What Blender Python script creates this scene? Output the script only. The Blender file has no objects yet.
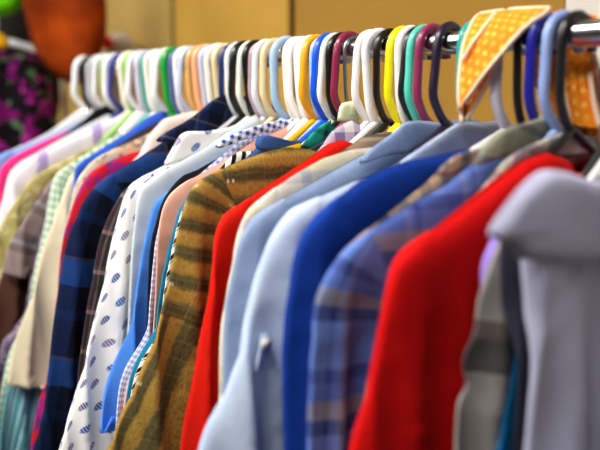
import bpy, bmesh, math, random
from mathutils import Vector, Matrix, noise

# ------------------------------------------------------------------ basics
SC = bpy.context.scene
COL = SC.collection
rnd = random.Random(7)
EYE = 1.5
F = 833.0
PITCH = math.atan(133 / 833)
CP, SP = math.cos(PITCH), math.sin(PITCH)


def ray(x, y):
    a, b = x - 300, 225 - y
    return Vector((a, b * SP + F * CP, b * CP - F * SP))


def proj_x(P):
    d = P.y * CP - (P.z - EYE) * SP
    return 300 + F * P.x / d


D = ray(-285, 92)
D.z = 0
D.normalize()                       # along the rail, away from the viewer
N = Vector((-D.y, D.x, 0))          # across the rail, towards the aisle
_r = ray(600, 33)
R0 = _r * (0.055 / _r.z) + Vector((0, 0, EYE))     # a point on the rail axis
RZ = math.atan2(N.y, N.x)


def pt(t, u=0.0, z=0.0):
    return R0 + D * t + N * u + Vector((0, 0, z))


def limb_t(x, u=0.021, z=-0.03):
    lo, hi = -0.3, 6
    for _ in range(50):
        m = (lo + hi) / 2
        if proj_x(pt(m, u, z)) > x:
            lo = m
        else:
            hi = m
    return lo


def uz(t, x, y):
    """where the sight line through a photo point meets the plane a garment hangs in"""
    r = ray(x, y)
    base = R0 + D * t
    e = Vector((0, 0, EYE))
    k = (base - e).dot(D) / r.dot(D)
    P = e + r * k - base
    return P.dot(N), P.z


def at(x, y, Y):
    r = ray(x, y)
    return Vector((0, 0, EYE)) + r * (Y / r.y)


def lin(h):
    h = h.lstrip('#')
    o = []
    for i in (0, 2, 4):
        c = int(h[i:i + 2], 16) / 255
        o.append(c / 12.92 if c <= 0.04045 else ((c + 0.055) / 1.055) ** 2.4)
    return (*o, 1.0)


# ------------------------------------------------------------------ materials
class NT:
    def __init__(s, name):
        s.m = bpy.data.materials.new(name)
        s.m.use_nodes = True
        s.t = s.m.node_tree
        s.n = s.t.nodes
        s.b = s.n['Principled BSDF']

    def new(s, kind, **kw):
        n = s.n.new(kind)
        for k, v in kw.items():
            setattr(n, k, v)
        return n

    def link(s, a, b):
        s.t.links.new(a, b)

    def math(s, op, a, b=0.0, c=None):
        n = s.new('ShaderNodeMath', operation=op)
        for i, v in enumerate((a, b) if c is None else (a, b, c)):
            if isinstance(v, (int, float)):
                n.inputs[i].default_value = v
            else:
                s.link(v, n.inputs[i])
        return n.outputs[0]

    def mix(s, fac, a, b, mode='MIX'):
        n = s.new('ShaderNodeMix', data_type='RGBA', blend_type=mode)
        for i, v in ((0, fac), (6, a), (7, b)):
            if isinstance(v, (int, float)):
                n.inputs[i].default_value = v
            elif isinstance(v, tuple):
                n.inputs[i].default_value = v
            else:
                s.link(v, n.inputs[i])
        return n.outputs[2]

    def uv(s):
        t = s.new('ShaderNodeTexCoord')
        x = s.new('ShaderNodeSeparateXYZ')
        s.link(t.outputs['UV'], x.inputs[0])
        return t.outputs['UV'], x.outputs[0], x.outputs[1]

    def ramp(s, fac, stops, interp='CONSTANT'):
        n = s.new('ShaderNodeValToRGB')
        cr = n.color_ramp
        cr.interpolation = interp
        cr.elements[0].position = stops[0][0]
        cr.elements[0].color = lin(stops[0][1])
        cr.elements[1].position = stops[1][0] if len(stops) > 1 else 1.0
        cr.elements[1].color = lin(stops[1][1] if len(stops) > 1 else stops[0][1])
        for p, c in stops[2:]:
            e = cr.elements.new(p)
            e.color = lin(c)
        s.link(fac, n.inputs[0])
        return n.outputs[0]

    def noise(s, vec, scale, detail=3.0):
        n = s.new('ShaderNodeTexNoise')
        n.inputs['Scale'].default_value = scale
        n.inputs['Detail'].default_value = detail
        if vec is not None:
            s.link(vec, n.inputs['Vector'])
        return n.outputs[0]

    def finish(s, col, rough=0.85, spec=0.25, bump=None, strength=0.2, dist=0.002, sheen=0.0):
        if isinstance(col, tuple):
            s.b.inputs['Base Color'].default_value = col
        else:
            s.link(col, s.b.inputs['Base Color'])
        s.b.inputs['Roughness'].default_value = rough
        s.b.inputs['Specular IOR Level'].default_value = spec
        if sheen:
            s.b.inputs['Sheen Weight'].default_value = sheen
        if bump is not None:
            n = s.new('ShaderNodeBump')
            n.inputs['Strength'].default_value = strength
            n.inputs['Distance'].default_value = dist
            s.link(bump, n.inputs['Height'])
            s.link(n.outputs[0], s.b.inputs['Normal'])
        return s.m


_cache = {}


def cloth(c, var=0.14, scale=60, rough=0.9, spec=0.15):
    key = ('cloth', c, var, scale)
    if key in _cache:
        return _cache[key]
    s = NT('cloth_' + c)
    uv, u, v = s.uv()
    n = s.noise(uv, scale)
    k = s.mix(s.math('MULTIPLY', n, var * 2), lin(c), tuple(x * 0.55 for x in lin(c)[:3]) + (1,))
    b = s.noise(uv, 1400, 1)
    _cache[key] = s.finish(k, rough, spec, b, 0.15, 0.001)
    return _cache[key]


def denim(c, c2):
    s = NT('denim_' + c)
    uv, u, v = s.uv()
    n = s.noise(uv, 18, 4)
    n2 = s.noise(uv, 420, 2)
    f = s.math('MULTIPLY_ADD', n2, 0.9, s.math('MULTIPLY_ADD', n, 1.6, -0.95))
    f.node.use_clamp = True
    return s.finish(s.mix(f, lin(c), lin(c2)), 0.92, 0.15, n2, 0.25, 0.001)


def plaid(name, su, sv, pu, pv, bal=0.5, ikat=None):
    """woven checks: stripe lists along and across the cloth"""
    s = NT(name)
    uv, u, v = s.uv()
    fu = s.math('FRACT', s.math('DIVIDE', u, pu))
    fv = s.math('FRACT', s.math('DIVIDE', v, pv))
    a = s.ramp(fu, su)
    b = s.ramp(fv, sv)
    k = s.mix(bal, a, b)
    n = s.noise(uv, 500, 2)
    k = s.mix(s.math('MULTIPLY', n, 0.3), k, lin('3a3424'), 'MULTIPLY')
    if ikat:
        cu = s.math('FRACT', s.math('DIVIDE', u, 0.013))
        cv = s.math('FRACT', s.math('DIVIDE', v, ikat[0]))
        big = s.math('FRACT', s.math('DIVIDE', u, ikat[1]))
        m = s.math('MULTIPLY', s.math('GREATER_THAN', cu, 0.45), s.math('COMPARE', cv, 0.5, 0.05))
        m = s.math('MULTIPLY', m, s.math('LESS_THAN', big, 0.24))
        m = s.math('MULTIPLY', m, s.math('GREATER_THAN', s.noise(uv, 300, 1), 0.46))
        k = s.mix(m, k, lin(ikat[2]))
    return s.finish(k, 0.92, 0.12, n, 0.3, 0.001)


def stripes(name, st, p, along='u', tilt=0.0, rough=0.9):
    s = NT(name)
    uv, u, v = s.uv()
    a, b = (u, v) if along == 'u' else (v, u)
    x = s.math('MULTIPLY_ADD', b, tilt, a)
    f = s.math('FRACT', s.math('DIVIDE', x, p))
    return s.finish(s.ramp(f, st), rough, 0.15, s.noise(uv, 700, 1), 0.15, 0.001)


def motif(name):
    """white cotton printed with little slanted tufts in rows"""
    s = NT(name)
    uv, u, v = s.uv()
    row = s.math('FLOOR', s.math('DIVIDE', v, 0.031))
    off = s.math('MULTIPLY', s.math('MODULO', s.math('ABSOLUTE', row), 2.0), 0.5)
    uu = s.math('ADD', s.math('DIVIDE', u, 0.031), off)
    cu = s.math('SUBTRACT', s.math('FRACT', uu), 0.5)
    cv = s.math('SUBTRACT', s.math('FRACT', s.math('DIVIDE', v, 0.031)), 0.5)
    x = s.math('MULTIPLY', cu, 0.031)
    y = s.math('MULTIPLY', cv, 0.031)
    xr = s.math('MULTIPLY_ADD', y, 0.45, x)
    e = s.math('ADD', s.math('POWER', s.math('DIVIDE', xr, 0.0054), 2.0), s.math('POWER', s.math('DIVIDE', y, 0.0082), 2.0))
    st = s.math('FRACT', s.math('DIVIDE', s.math('MULTIPLY_ADD', x, -0.8, y), 0.0050))
    m = s.math('MULTIPLY', s.math('LESS_THAN', e, 1.0), s.math('LESS_THAN', st, 0.8))
    wn = s.new('ShaderNodeTexWhiteNoise', noise_dimensions='2D')
    cb = s.new('ShaderNodeCombineXYZ')
    s.link(s.math('FLOOR', uu), cb.inputs[0])
    s.link(row, cb.inputs[1])
    s.link(cb.outputs[0], wn.inputs['Vector'])
    k = s.ramp(wn.outputs['Value'], [(0, '1c4688'), (0.34, '7d6f98'), (0.52, '2258a4'), (0.8, '5c5484')])
    k = s.mix(m, lin('efece9'), k)
    return s.finish(k, 0.9, 0.12, s.noise(uv, 500, 1), 0.15, 0.001)


def checker(name, c1, c2, size):
    s = NT(name)
    uv, u, v = s.uv()
    a = s.math('GREATER_THAN', s.math('FRACT', s.math('DIVIDE', u, size)), 0.5)
    b = s.math('GREATER_THAN', s.math('FRACT', s.math('DIVIDE', v, size)), 0.5)
    f = s.math('MULTIPLY', s.math('ADD', a, b), 0.5)
    return s.finish(s.mix(f, lin(c1), lin(c2)), 0.9, 0.12)


def blotch(name, base, spots, scale, thr=0.45, coord='UV'):
    s = NT(name)
    t = s.new('ShaderNodeTexCoord')
    vec = t.outputs[coord]
    k = lin(base)
    for i, (c, sc, th) in enumerate(spots):
        mp = s.new('ShaderNodeMapping')
        mp.inputs['Location'].default_value = (3.7 * i, 1.3 * i, 2.1 * i)
        s.link(vec, mp.inputs[0])
        n = s.noise(mp.outputs[0], scale * sc, 2)
        m = s.math('GREATER_THAN', n, th)
        k = s.mix(m, k, lin(c))
    return s.finish(k, 0.9, 0.12)


def dots(name, base, dot, size, r):
    s = NT(name)
    uv, u, v = s.uv()
    row = s.math('FLOOR', s.math('DIVIDE', v, size))
    off = s.math('MULTIPLY', s.math('MODULO', s.math('ABSOLUTE', row), 2.0), 0.5)
    cu = s.math('SUBTRACT', s.math('FRACT', s.math('ADD', s.math('DIVIDE', u, size), off)), 0.5)
    cv = s.math('SUBTRACT', s.math('FRACT', s.math('DIVIDE', v, size)), 0.5)
    e = s.math('ADD', s.math('POWER', cu, 2.0), s.math('POWER', cv, 2.0))
    m = s.math('MULTIPLY', s.math('LESS_THAN', e, r * r), s.math('MULTIPLY_ADD', s.noise(uv, 140, 2), 2.4, -.6))
    m.node.use_clamp = True
    n = s.noise(uv, 70, 2)
    b = s.mix(n, lin(base), lin('e86a04'))
    return s.finish(s.mix(m, b, lin(dot)), 0.8, 0.2)


def plastic(c, rough=0.28):
    key = ('pl', c)
    if key not in _cache:
        s = NT('plastic_' + c)
        t = s.new('ShaderNodeTexCoord')
        n = s.noise(t.outputs['Object'], 90, 2)
        k = s.mix(s.math('MULTIPLY', n, 0.12), lin(c), tuple(x * 0.7 for x in lin(c)[:3]) + (1,))
        _cache[key] = s.finish(k, rough, 0.5)
    return _cache[key]


def metal(name, c, rough):
    s = NT(name)
    t = s.new('ShaderNodeTexCoord')
    n = s.noise(t.outputs['Object'], 40, 2)
    s.link(s.math('MULTIPLY_ADD', n, 0.1, rough), s.b.inputs['Roughness'])
    s.b.inputs['Metallic'].default_value = 1.0
    s.b.inputs['Base Color'].default_value = lin(c)
    return s.m


def board(c, c2):
    s = NT('board_' + c)
    t = s.new('ShaderNodeTexCoord')
    mp = s.new('ShaderNodeMapping')
    mp.inputs['Scale'].default_value = (1, 1, 0.25)
    s.link(t.outputs['Object'], mp.inputs[0])
    n = s.noise(mp.outputs[0], 14, 4)
    return s.finish(s.mix(n, lin(c), lin(c2)), 0.75, 0.2, n, 0.1, 0.001)


# ------------------------------------------------------------------ object helpers
def link(o, parent=None):
    COL.objects.link(o)
    if parent:
        o.parent = parent
    return o


def mesh_obj(name, bm, mat, parent=None, smooth=True):
    bmesh.ops.recalc_face_normals(bm, faces=bm.faces)
    me = bpy.data.meshes.new(name)
    bm.to_mesh(me)
    bm.free()
    if smooth:
        for p in me.polygons:
            p.use_smooth = True
    me.materials.append(mat)
    o = bpy.data.objects.new(name, me)
    return link(o, parent)


def tag(o, label=None, cat=None, group=None, kind=None):
    if label:
        o['label'] = label
    if cat:
        o['category'] = cat
    if group:
        o['group'] = group
    if kind:
        o['kind'] = kind
    return o


def empty(name, loc, rz=0.0):
    o = bpy.data.objects.new(name, None)
    o.empty_display_size = 0.03
    o.location = loc
    o.rotation_euler = (0, 0, rz)
    return link(o)


def smooth_path(P, step):
    """Catmull-Rom through the points, then even spacing"""
    P = [Vector(p) for p in P]
    Q = [P[0] * 2 - P[1]] + P + [P[-1] * 2 - P[-2]]
    out = []
    for i in range(1, len(Q) - 2):
        a, b, c, d = Q[i - 1:i + 3]
        for j in range(12):
            t = j / 12
            out.append(0.5 * ((2 * b) + (c - a) * t + (2 * a - 5 * b + 4 * c - d) * t * t + (3 * b - a - 3 * c + d) * t ** 3))
    out.append(P[-1])
    L = [0.0]
    for a, b in zip(out, out[1:]):
        L.append(L[-1] + (b - a).length)
    n = max(2, int(L[-1] / step))
    res, j = [], 0
    for i in range(n + 1):
        s = L[-1] * i / n
        while j < len(L) - 2 and L[j + 1] < s:
            j += 1
        f = (s - L[j]) / max(1e-9, L[j + 1] - L[j])
        res.append(out[j].lerp(out[j + 1], min(1, f)))
    return res


def tube(bm, P, r, sides=10, closed=False, up=Vector((0, 1, 0))):
    rings = []
    n = len(P)
    for i, p in enumerate(P):
        if closed:
            tdir = (P[(i + 1) % n] - P[i - 1]).normalized()
        else:
            tdir = (P[min(i + 1, n - 1)] - P[max(i - 1, 0)]).normalized()
        a = up - tdir * up.dot(tdir)
        if a.length < 1e-4:
            a = Vector((1, 0, 0)) - tdir * tdir.x
        a.normalize()
        b = tdir.cross(a)
        rings.append([bm.verts.new(p + (a * math.cos(q) + b * math.sin(q)) * r)
                      for q in (2 * math.pi * k / sides for k in range(sides))])
    m = n if closed else n - 1
    for i in range(m):
        A, B = rings[i], rings[(i + 1) % n]
        for k in range(sides):
            bm.faces.new((A[k], A[(k + 1) % sides], B[(k + 1) % sides], B[k]))
    if not closed:
        bm.faces.new(rings[0])
        bm.faces.new(rings[-1])


def box(bm, c, s, bevel=0.0):
    g = bmesh.ops.create_cube(bm, size=1.0)
    for v in g['verts']:
        v.co = Vector((v.co.x * s[0] + c[0], v.co.y * s[1] + c[1], v.co.z * s[2] + c[2]))
    if bevel:
        es = list({e for v in g['verts'] for e in v.link_edges})
        bmesh.ops.bevel(bm, geom=es, offset=bevel, segments=2, affect='EDGES', profile=0.5)


def pillow(poly, y0, b, curve=None, rings=5):
    """a soft slab with the given outline in (u, z); y0 its middle, b its half thickness"""
    bm = bmesh.new()
    uvl = bm.loops.layers.uv.new()
    P = [Vector((p[0], 0, p[1])) for p in poly]
    pts = smooth_path(P + [P[0]], 0.006)[:-1]
    c = sum(pts, Vector()) / len(pts)
    lay = []
    for side in (1, -1):
        L = []
        for k in range(rings + 1):
            s = 1 - k / rings * 0.96
            h = b * (1 - s ** 4) ** 0.5
            row = []
            for p in pts:
                q = c + (p - c) * s
                y = y0 + side * h + (curve(q.x, q.z) if curve else 0)
                row.append(bm.verts.new((q.x, y, q.z)))
            L.append(row)
        lay.append(L)
    n = len(pts)
    for L in lay:
        for A, B in zip(L, L[1:]):
            for k in range(n):
                bm.faces.new((A[k], A[(k + 1) % n], B[(k + 1) % n], B[k]))
        bm.faces.new(L[-1])
    bmesh.ops.remove_doubles(bm, verts=bm.verts, dist=1e-6)
    for f in bm.faces:
        for l in f.loops:
            l[uvl].uv = (l.vert.co.x + l.vert.co.z * 0.3, l.vert.co.z - l.vert.co.x * 0.3)
    return bm


# ------------------------------------------------------------------ hangers
HG = 'clothes hangers along the rail'


def hanger(px, color, r, label, arm=None, name='clothes_hanger', wire=False, rough=0.28):
    t = limb_t(px)
    yaw = rnd.uniform(-0.10, 0.10)
    root = empty(name, pt(t), RZ)
    tag(root, label, 'hanger', HG)
    mat = metal('hanger_wire', '8f9296', 0.3) if wire else plastic(color, rough)
    k = rnd.uniform(-0.003, 0.003)
    V = lambda u, z: Vector((u, 0, z))
    tr = 0.0132 + r                      # hook rides on the rail
    hook = [V(-tr - .004, -.016), V(-tr - .001, -.002), V(-tr * .72, tr * .72), V(0, tr + .0005), V(tr * .74, tr * .70),
            V(tr + .002, -.001), V(tr + .0025 + k, -.030), V(tr + .002 + k * 2, -.058), V(tr - .003 + k, -.074), V(.008, -.087), V(0, -.093)]
    bm = bmesh.new()
    tube(bm, smooth_path(hook, .004), r)
    mesh_obj('hook', bm, mat, root).rotation_euler = (0, 0, yaw)
    ua, za = arm or (0.195, -0.196)
    ua, za = ua - .012, za - .004
    bm = bmesh.new()
    fr = [V(0, -.091), V(.014, -.101), V(ua * .5, -.09 + (za + .09) * .5 - .007), V(ua - .012, za + .004), V(ua, za - .006), V(ua - .012, za - .017),
          V(ua * .4, za - .020), V(-ua * .4, za - .020), V(-ua + .012, za - .017), V(-ua, za - .006), V(-ua + .012, za + .004),
          V(-ua * .5, -.09 + (za + .09) * .5 - .007), V(-.014, -.101)]
    tube(bm, smooth_path(fr + [fr[0]], .008)[:-1], r * .9, closed=True)
    mesh_obj('shoulder_bar', bm, mat, root)
    return root


# ------------------------------------------------------------------ garments
GG = 'garments hanging on the rail'
ARMS = {}


def drape(name, bm_fn, mat, root):
    return mesh_obj(name, bm_fn, mat, root)


def drape_field(u, z, t):
    """how the row of garments bends together: neighbours nest into each other's folds"""
    def pleat(x):
        return 1.36 - 2 * abs(math.sin(x / 2)) ** .75
    g = .75 + .9 * min(1, max(0, (-z - .2) / .3))
    y = .0062 * g * pleat(u * 132 + 5.0 * t + z * 7 + 1.3 * math.sin(z * 7 + t * 3))
    y += .0050 * g * pleat(u * 71 - 4.0 * t - z * 6 + 1.0)
    y += .0050 * math.sin(u * 44 - 3 * t - z * 4)
    y += .008 * noise.noise(Vector((u * 15, z * 8, t * 4)))
    return y


def body_mesh(T, u0, ut, zt, zh, th, seed, dip, fold=1.0, side=0.035, cols=96, rows=48, t=0.0, yc=0.0):
    bm = bmesh.new()
    uvl = bm.loops.layers.uv.new()
    R = random.Random(seed)
    ph = [R.uniform(0, 6.28) for _ in range(4)]
    grids = []
    for sd in (1, -1):
        G = []
        for j in range(rows + 1):
            r = (j / rows) ** 1.35
            row = []
            for i in range(cols + 1):
                s = -1 + 2 * i / cols
                k = min(1, r / .22)
                H = (ut - .004) + (-side * k * k * (3 - 2 * k)) + .03 * r * r
                u = s * H
                au = abs(u)
                top = T(au)
                if au < u0:
                    top -= (dip if sd > 0 else dip * .3) * (1 - (au / u0) ** 2)
                z = top + (zh - top) * r
                d = top - z
                rd = math.sqrt(max(0, 1 - (1 - min(d / .024, 1)) ** 2))
                ed = math.sqrt(max(0, 1 - abs(s) ** 6))
                y = sd * th * (rd * .9 + .1) * ed
                y += yc + fold * max(0, min(1, (d - .03) / .12)) * drape_field(u, z, t)
                row.append((bm.verts.new((u, y, z)), (u, -z)))
            G.append(row)
        grids.append(G)
    for G in grids:
        for A, B in zip(G, G[1:]):
            for i in range(cols):
                q = (A[i], A[i + 1], B[i + 1], B[i])
                f = bm.faces.new([x[0] for x in q])
                for l, x in zip(f.loops, q):
                    l[uvl].uv = x[1]
    bmesh.ops.remove_doubles(bm, verts=bm.verts, dist=1e-5)
    return bm


def sleeve_mesh(P, w0, w1, b, seed, sgn, yoff, fold=1.0, sides=56, t=0.0):
    """P: outer edge (u,z) from inside the shoulder down; the tube lies on the inner side of it"""
    bm = bmesh.new()
    uvl = bm.loops.layers.uv.new()
    R = random.Random(seed + 50)
    ph = [R.uniform(0, 6.28) for _ in range(4)]
    n = len(P)
    L = [0.0]
    for a, c in zip(P, P[1:]):
        L.append(L[-1] + (c - a).length)
    rings = []
    for i, p in enumerate(P):
        a, c = P[max(0, i - 6)], P[min(n - 1, i + 14)]
        tg = (c - a).normalized()
        nin = Vector((tg.z, 0, -tg.x))       # towards the body
        s = L[i]
        k = min(1, s / .10)
        w = (.03 + (w0 - .03) * k * k * (3 - 2 * k))
        w += (w1 - w0) * max(0, (s - .1) / max(.05, L[-1] - .1))
        e = min(1, s / .03)
        bb = b * (.35 + .65 * e)
        ctr = p + nin * (w / 2)
        ring = []
        for q in range(sides):
            an = 2 * math.pi * q / sides
            ca, sa = math.cos(an), math.sin(an)
            x = -ca * w / 2
            x = math.copysign(abs(ca) ** .8, -ca) * w / 2
            y = math.copysign(abs(sa) ** .75, sa) * bb
            # little cross creases where the sleeve leaves the shoulder
            y += .0006 * fold * math.sin(s * 150 + x * 60 + ph[2]) * max(0, 1 - abs(s - .12) / .1)
            v = ctr + nin * x
            y += fold * max(0, min(1, (s - .03) / .11)) * drape_field(v.x * sgn, v.z, t)
            ring.append((bm.verts.new((v.x * sgn, v.z * 0 + y + yoff, v.z)), (an / 6.283 * 2.2 * w0, s)))
        rings.append(ring)
    for A, B in zip(rings, rings[1:]):
        for q in range(sides):
            q2 = (q + 1) % sides
            loop = (A[q], A[q2], B[q2], B[q])
            f = bm.faces.new([x[0] for x in loop])
            for l, x, wrap in zip(f.loops, loop, (0, 1, 1, 0)):
                uu, vv = x[1]
                if wrap and q2 == 0:
                    uu = 2.2 * w0
                l[uvl].uv = (uu, vv)
    bm.faces.new([x[0] for x in rings[0]])
    # the open end turns inwards
    E = rings[-1]
    c = sum((x[0].co for x in E), Vector()) / sides
    inner = [bm.verts.new(c + (x[0].co - c) * .86) for x in E]
    up = (P[-4] - P[-1]).normalized()
    deep = [bm.verts.new(c + (x[0].co - c) * .7 + Vector((up.x * sgn, 0, up.z)) * .02) for x in E]
    for A, B in ((([x[0] for x in E]), inner), (inner, deep)):
        for q in range(sides):
            q2 = (q + 1) % sides
            f = bm.faces.new((A[q], A[q2], B[q2], B[q]))
            for l in f.loops:
                l[uvl].uv = (q / sides * 2.2 * w0, L[-1])
    bm.faces.new(deep)
    return bm


ROW = [645, 632, 626, 618, 607, 562, 548, 530, 515, 497, 460, 419, 405, 398, 366, 358, 343, 337, 323, 311, 299, 295.5, 290, 285, 275, 264, 255, 245, 233, 222,
       196, 189, 182, 176, 165, 157, 153, 147, 143.5, 137, 131, 126, 121, 112, 106, 101, 96, 90]


def room_for(px):
    """free space on the near (+y) and far (-y) side of a garment before its neighbours"""
    ts = [limb_t(p) for p in ROW]
    i = ROW.index(px)
    near = (ts[i] - ts[i - 1]) / 2 if i else .03
    far = (ts[i + 1] - ts[i]) / 2 if i + 1 < len(ts) else .03
    return near * .92, far * .92


def garment(name, cat, px, pts, k, mat, label, end=None, hem=-.74, th=.013, sb=.015, w=(.125, .10), fold=1.0,
            collar=None, cmat=None, cuff=None, smat=None, dip=.012, seed=None, yoff=.004, side=.035, extra=None, cy=.016):
    """a garment hanging across the rail; pts trace its shoulder and sleeve edge, k is the shoulder point"""
    t = limb_t(px)
    root = empty(name, pt(t), RZ)
    tag(root, label, cat, GG)
    seed = seed if seed is not None else int(px)
    gn, gf = room_for(px)
    yn, yf = min(sb, gn), min(sb, gf)
    sb_, ys_ = (yn + yf) / 2, (yn - yf) / 2
    yn, yf = min(th, gn), min(th, gf)
    th, yc = (yn + yf) / 2, (yn - yf) / 2
    sb, yoff = sb_, ys_
    Q = [uz(t, *p) for p in pts]
    if end is None:                       # carry the sleeve on to its cuff
        a, b = Q[-2], Q[-1]
        du = (b[0] - a[0]) / max(.01, a[1] - b[1])
        du = max(-.1, min(.45, du))
        zc = -.72 - rnd.uniform(0, .05)
        while Q[-1][1] > zc + .03:
            du *= .55
            Q.append((Q[-1][0] + du * .09, max(zc, Q[-1][1] - .09)))
    u0 = max(.02, Q[0][0])
    ut, zt = Q[k]
    top = [q for q in Q[:k + 1]]
    top.sort()

    def T(u):
        if u <= top[0][0]:
            return top[0][1]
        for a, b in zip(top, top[1:]):
            if u <= b[0]:
                f = (u - a[0]) / max(1e-6, b[0] - a[0])
                return a[1] + (b[1] - a[1]) * f
        return top[-1][1] - (u - top[-1][0]) * 1.0
    ARMS[px] = (max(.12, ut - .05), T(ut - .05) - .018)
    mesh_obj('body', body_mesh(T, u0, ut - .006, zt, hem, th, seed, dip, fold, side, t=t, yc=yc), mat, root)
    full = smooth_path([Vector((u, 0, z)) for u, z in Q], .006)
    i0 = next(i for i, p in enumerate(full) if p.x > ut - .038 or p.z < zt)
    path = full[i0:]
    if end is not None:
        path = [p for p in path if p.z >= end]
    for sgn in (1, -1):
        mesh_obj('sleeve', sleeve_mesh(path, w[0], w[1], sb, seed, sgn, yoff, fold, t=t), smat or mat, root)
        if cuff:
            cp = path[-int(cuff[0] / .006):]
            cp = [p + Vector((.003, 0, 0)) for p in cp]
            o = mesh_obj('cuff', cuff_mesh(cp, w[1] + .006, sb + .004, sgn, yoff), cuff[1], root)
    for j, c in enumerate(collar or []):
        poly = [uz(t - min(cy, gn + .005), *p) for p in c]
        for sgn in (1, -1):
            bm = pillow([(u * sgn, z) for u, z in poly], min(cy, gn + .005), .0032,
                        lambda u, z: .003 * math.sin(u * 50 + z * 20))
            mesh_obj('collar', bm, cmat or mat, root)
    if extra:
        extra(root, t, Q, T)
    return root


def cuff_mesh(P, w, b, sgn, yoff, sides=24):
    bm = bmesh.new()
    uvl = bm.loops.layers.uv.new()
    rings = []
    n = len(P)
    for i, p in enumerate(P):
        tg = (P[min(n - 1, i + 2)] - P[max(0, i - 2)]).normalized()
        nin = Vector((tg.z, 0, -tg.x))
        ctr = p + nin * (w / 2)
        ring = []
        for q in range(sides):
            an = 2 * math.pi * q / sides
            ca, sa = math.cos(an), math.sin(an)
            bulge = 1.0 if 0 < i < n - 1 else .9
            v = ctr - nin * (math.copysign(abs(ca) ** .8, ca) * w / 2 * bulge)
            ring.append(bm.verts.new((v.x * sgn, yoff + math.copysign(abs(sa) ** .75, sa) * b * bulge, v.z)))
        rings.append(ring)
    for i, (A, B) in enumerate(zip(rings, rings[1:])):
        for q in range(sides):
            f = bm.faces.new((A[q], A[(q + 1) % sides], B[(q + 1) % sides], B[q]))
            for l, x in zip(f.loops, ((q, i), (q + 1, i), (q + 1, i + 1), (q, i + 1))):
                l[uvl].uv = (x[0] / sides * .25, x[1] * .006)
    bm.faces.new(rings[0])
    bm.faces.new(rings[-1])
    return bm


# ---- cloths


def olive(name, v0):
    """mustard cloth with soft dark bands, cut across above the seam at v0 and lengthwise below it"""
    s = NT(name)
    uv, u, v = s.uv()
    wob = s.noise(uv, 45, 3)
    st = [(0, 'b89244'), (.34, 'a8823a'), (.48, '5e5434'), (.60, '6a5e38'), (.66, '554c30'), (.84, '625832'), (.94, 'b08a3e'), (1, 'b89244')]
    w = s.math('MULTIPLY_ADD', wob, .009, -.0045)
    fa = s.math('FRACT', s.math('DIVIDE', s.math('ADD', v, w), .033))
    fb = s.math('FRACT', s.math('DIVIDE', s.math('ADD', u, w), .037))
    k = s.mix(s.math('GREATER_THAN', v, v0), s.ramp(fa, st, 'LINEAR'), s.ramp(fb, st, 'LINEAR'))
    fine = s.noise(uv, 800, 3)
    mp = s.new('ShaderNodeMapping')
    mp.inputs['Scale'].default_value = (700, 150, 1)
    s.link(uv, mp.inputs[0])
    warp = s.noise(mp.outputs[0], 1.0, 3)
    sp = s.math('MULTIPLY_ADD', warp, 3.4, -1.3)
    sp.node.use_clamp = True
    k = s.mix(s.math('MULTIPLY', sp, .55), k, lin('7a6c48'), 'MULTIPLY')
    thin = s.math('MAXIMUM', s.math('LESS_THAN', s.math('FRACT', s.math('DIVIDE', u, .025)), .05),
                  s.math('LESS_THAN', s.math('FRACT', s.math('DIVIDE', v, .020)), .06))
    k = s.mix(s.math('MULTIPLY', thin, .12), k, lin('c8b88a'))
    seam = s.math('LESS_THAN', s.math('ABSOLUTE', s.math('SUBTRACT', v, v0)), .0016)
    k = s.mix(s.math('MULTIPLY', seam, .7), k, lin('3c3018'))
    cu = s.math('FRACT', s.math('DIVIDE', u, .0065))
    bu = s.math('FRACT', s.math('DIVIDE', u, .095))
    cv = s.math('FRACT', s.math('DIVIDE', v, .120))
    m = s.math('MULTIPLY', s.math('GREATER_THAN', cu, .6), s.math('COMPARE', cv, .33, .018))
    m = s.math('MULTIPLY', m, s.math('LESS_THAN', bu, .2))
    k = s.mix(m, k, lin('ded6bc'))
    return s.finish(k, .92, .1, s.math('ADD', fine, wob), .4, .0015)


M_OLIVE = olive('olive_banded_cloth', 2.0)
M_OLIVE_SLEEVE = olive('olive_sleeve_cloth', .195)
M_BLUEPLAID = plaid('blue_madras', [(0, '6482d4'), (.44, '34468e'), (.54, '6482d4'), (.62, '8c96c8'), (.70, '5672c8')],
                    [(0, '6a86d0'), (.42, '36448a'), (.54, '5670c0'), (.70, '928c78'), (.86, '28305c')], .07, .105, .6)
M_TANPLAID = plaid('tan_plaid', [(0, 'c8a88c'), (.3, '6a6a60'), (.5, 'c4a078'), (.75, '4b4a54')],
                   [(0, 'c0a48c'), (.35, '8a8478'), (.6, '3b3c50')], .05, .045)
M_CREAMPINK = plaid('cream_pink_plaid', [(0, 'c9c2b4'), (.35, 'b59aa0'), (.5, '9a9a92'), (.75, '5c5a78')],
                    [(0, 'cfc7b8'), (.4, '8f8c84'), (.6, 'bfa6a4'), (.8, '66607a')], .05, .06)
M_CREAMPLAID = plaid('cream_plaid', [(0, 'efe6d0'), (.40, 'e6dcc0'), (.62, 'b9b9c0'), (.74, 'ecdfc6'), (.88, 'e9cfc0')],
                     [(0, 'f0e8d6'), (.36, 'ddd2a0'), (.56, 'aeb0ba'), (.70, 'f0e8d8')], .10, .09)
M_NAVYPLAID = plaid('navy_plaid', [(0, '122654'), (.34, '080e22'), (.55, '0e1e42'), (.62, '070b1a'), (.96, '3a3648')],
                    [(0, '1e4488'), (.26, '080c1c'), (.50, '0e1e44'), (.60, '060814'), (.97, '463e4c')], .13, .15)
M_DARKPLAID = plaid('dark_plaid', [(0, '3b2c34'), (.4, '8a6f70'), (.5, '22302a'), (.8, '5a3040')],
                    [(0, '32262e'), (.5, '4c3a40'), (.6, '9a7f7c'), (.7, '26302a')], .05, .06)
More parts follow.
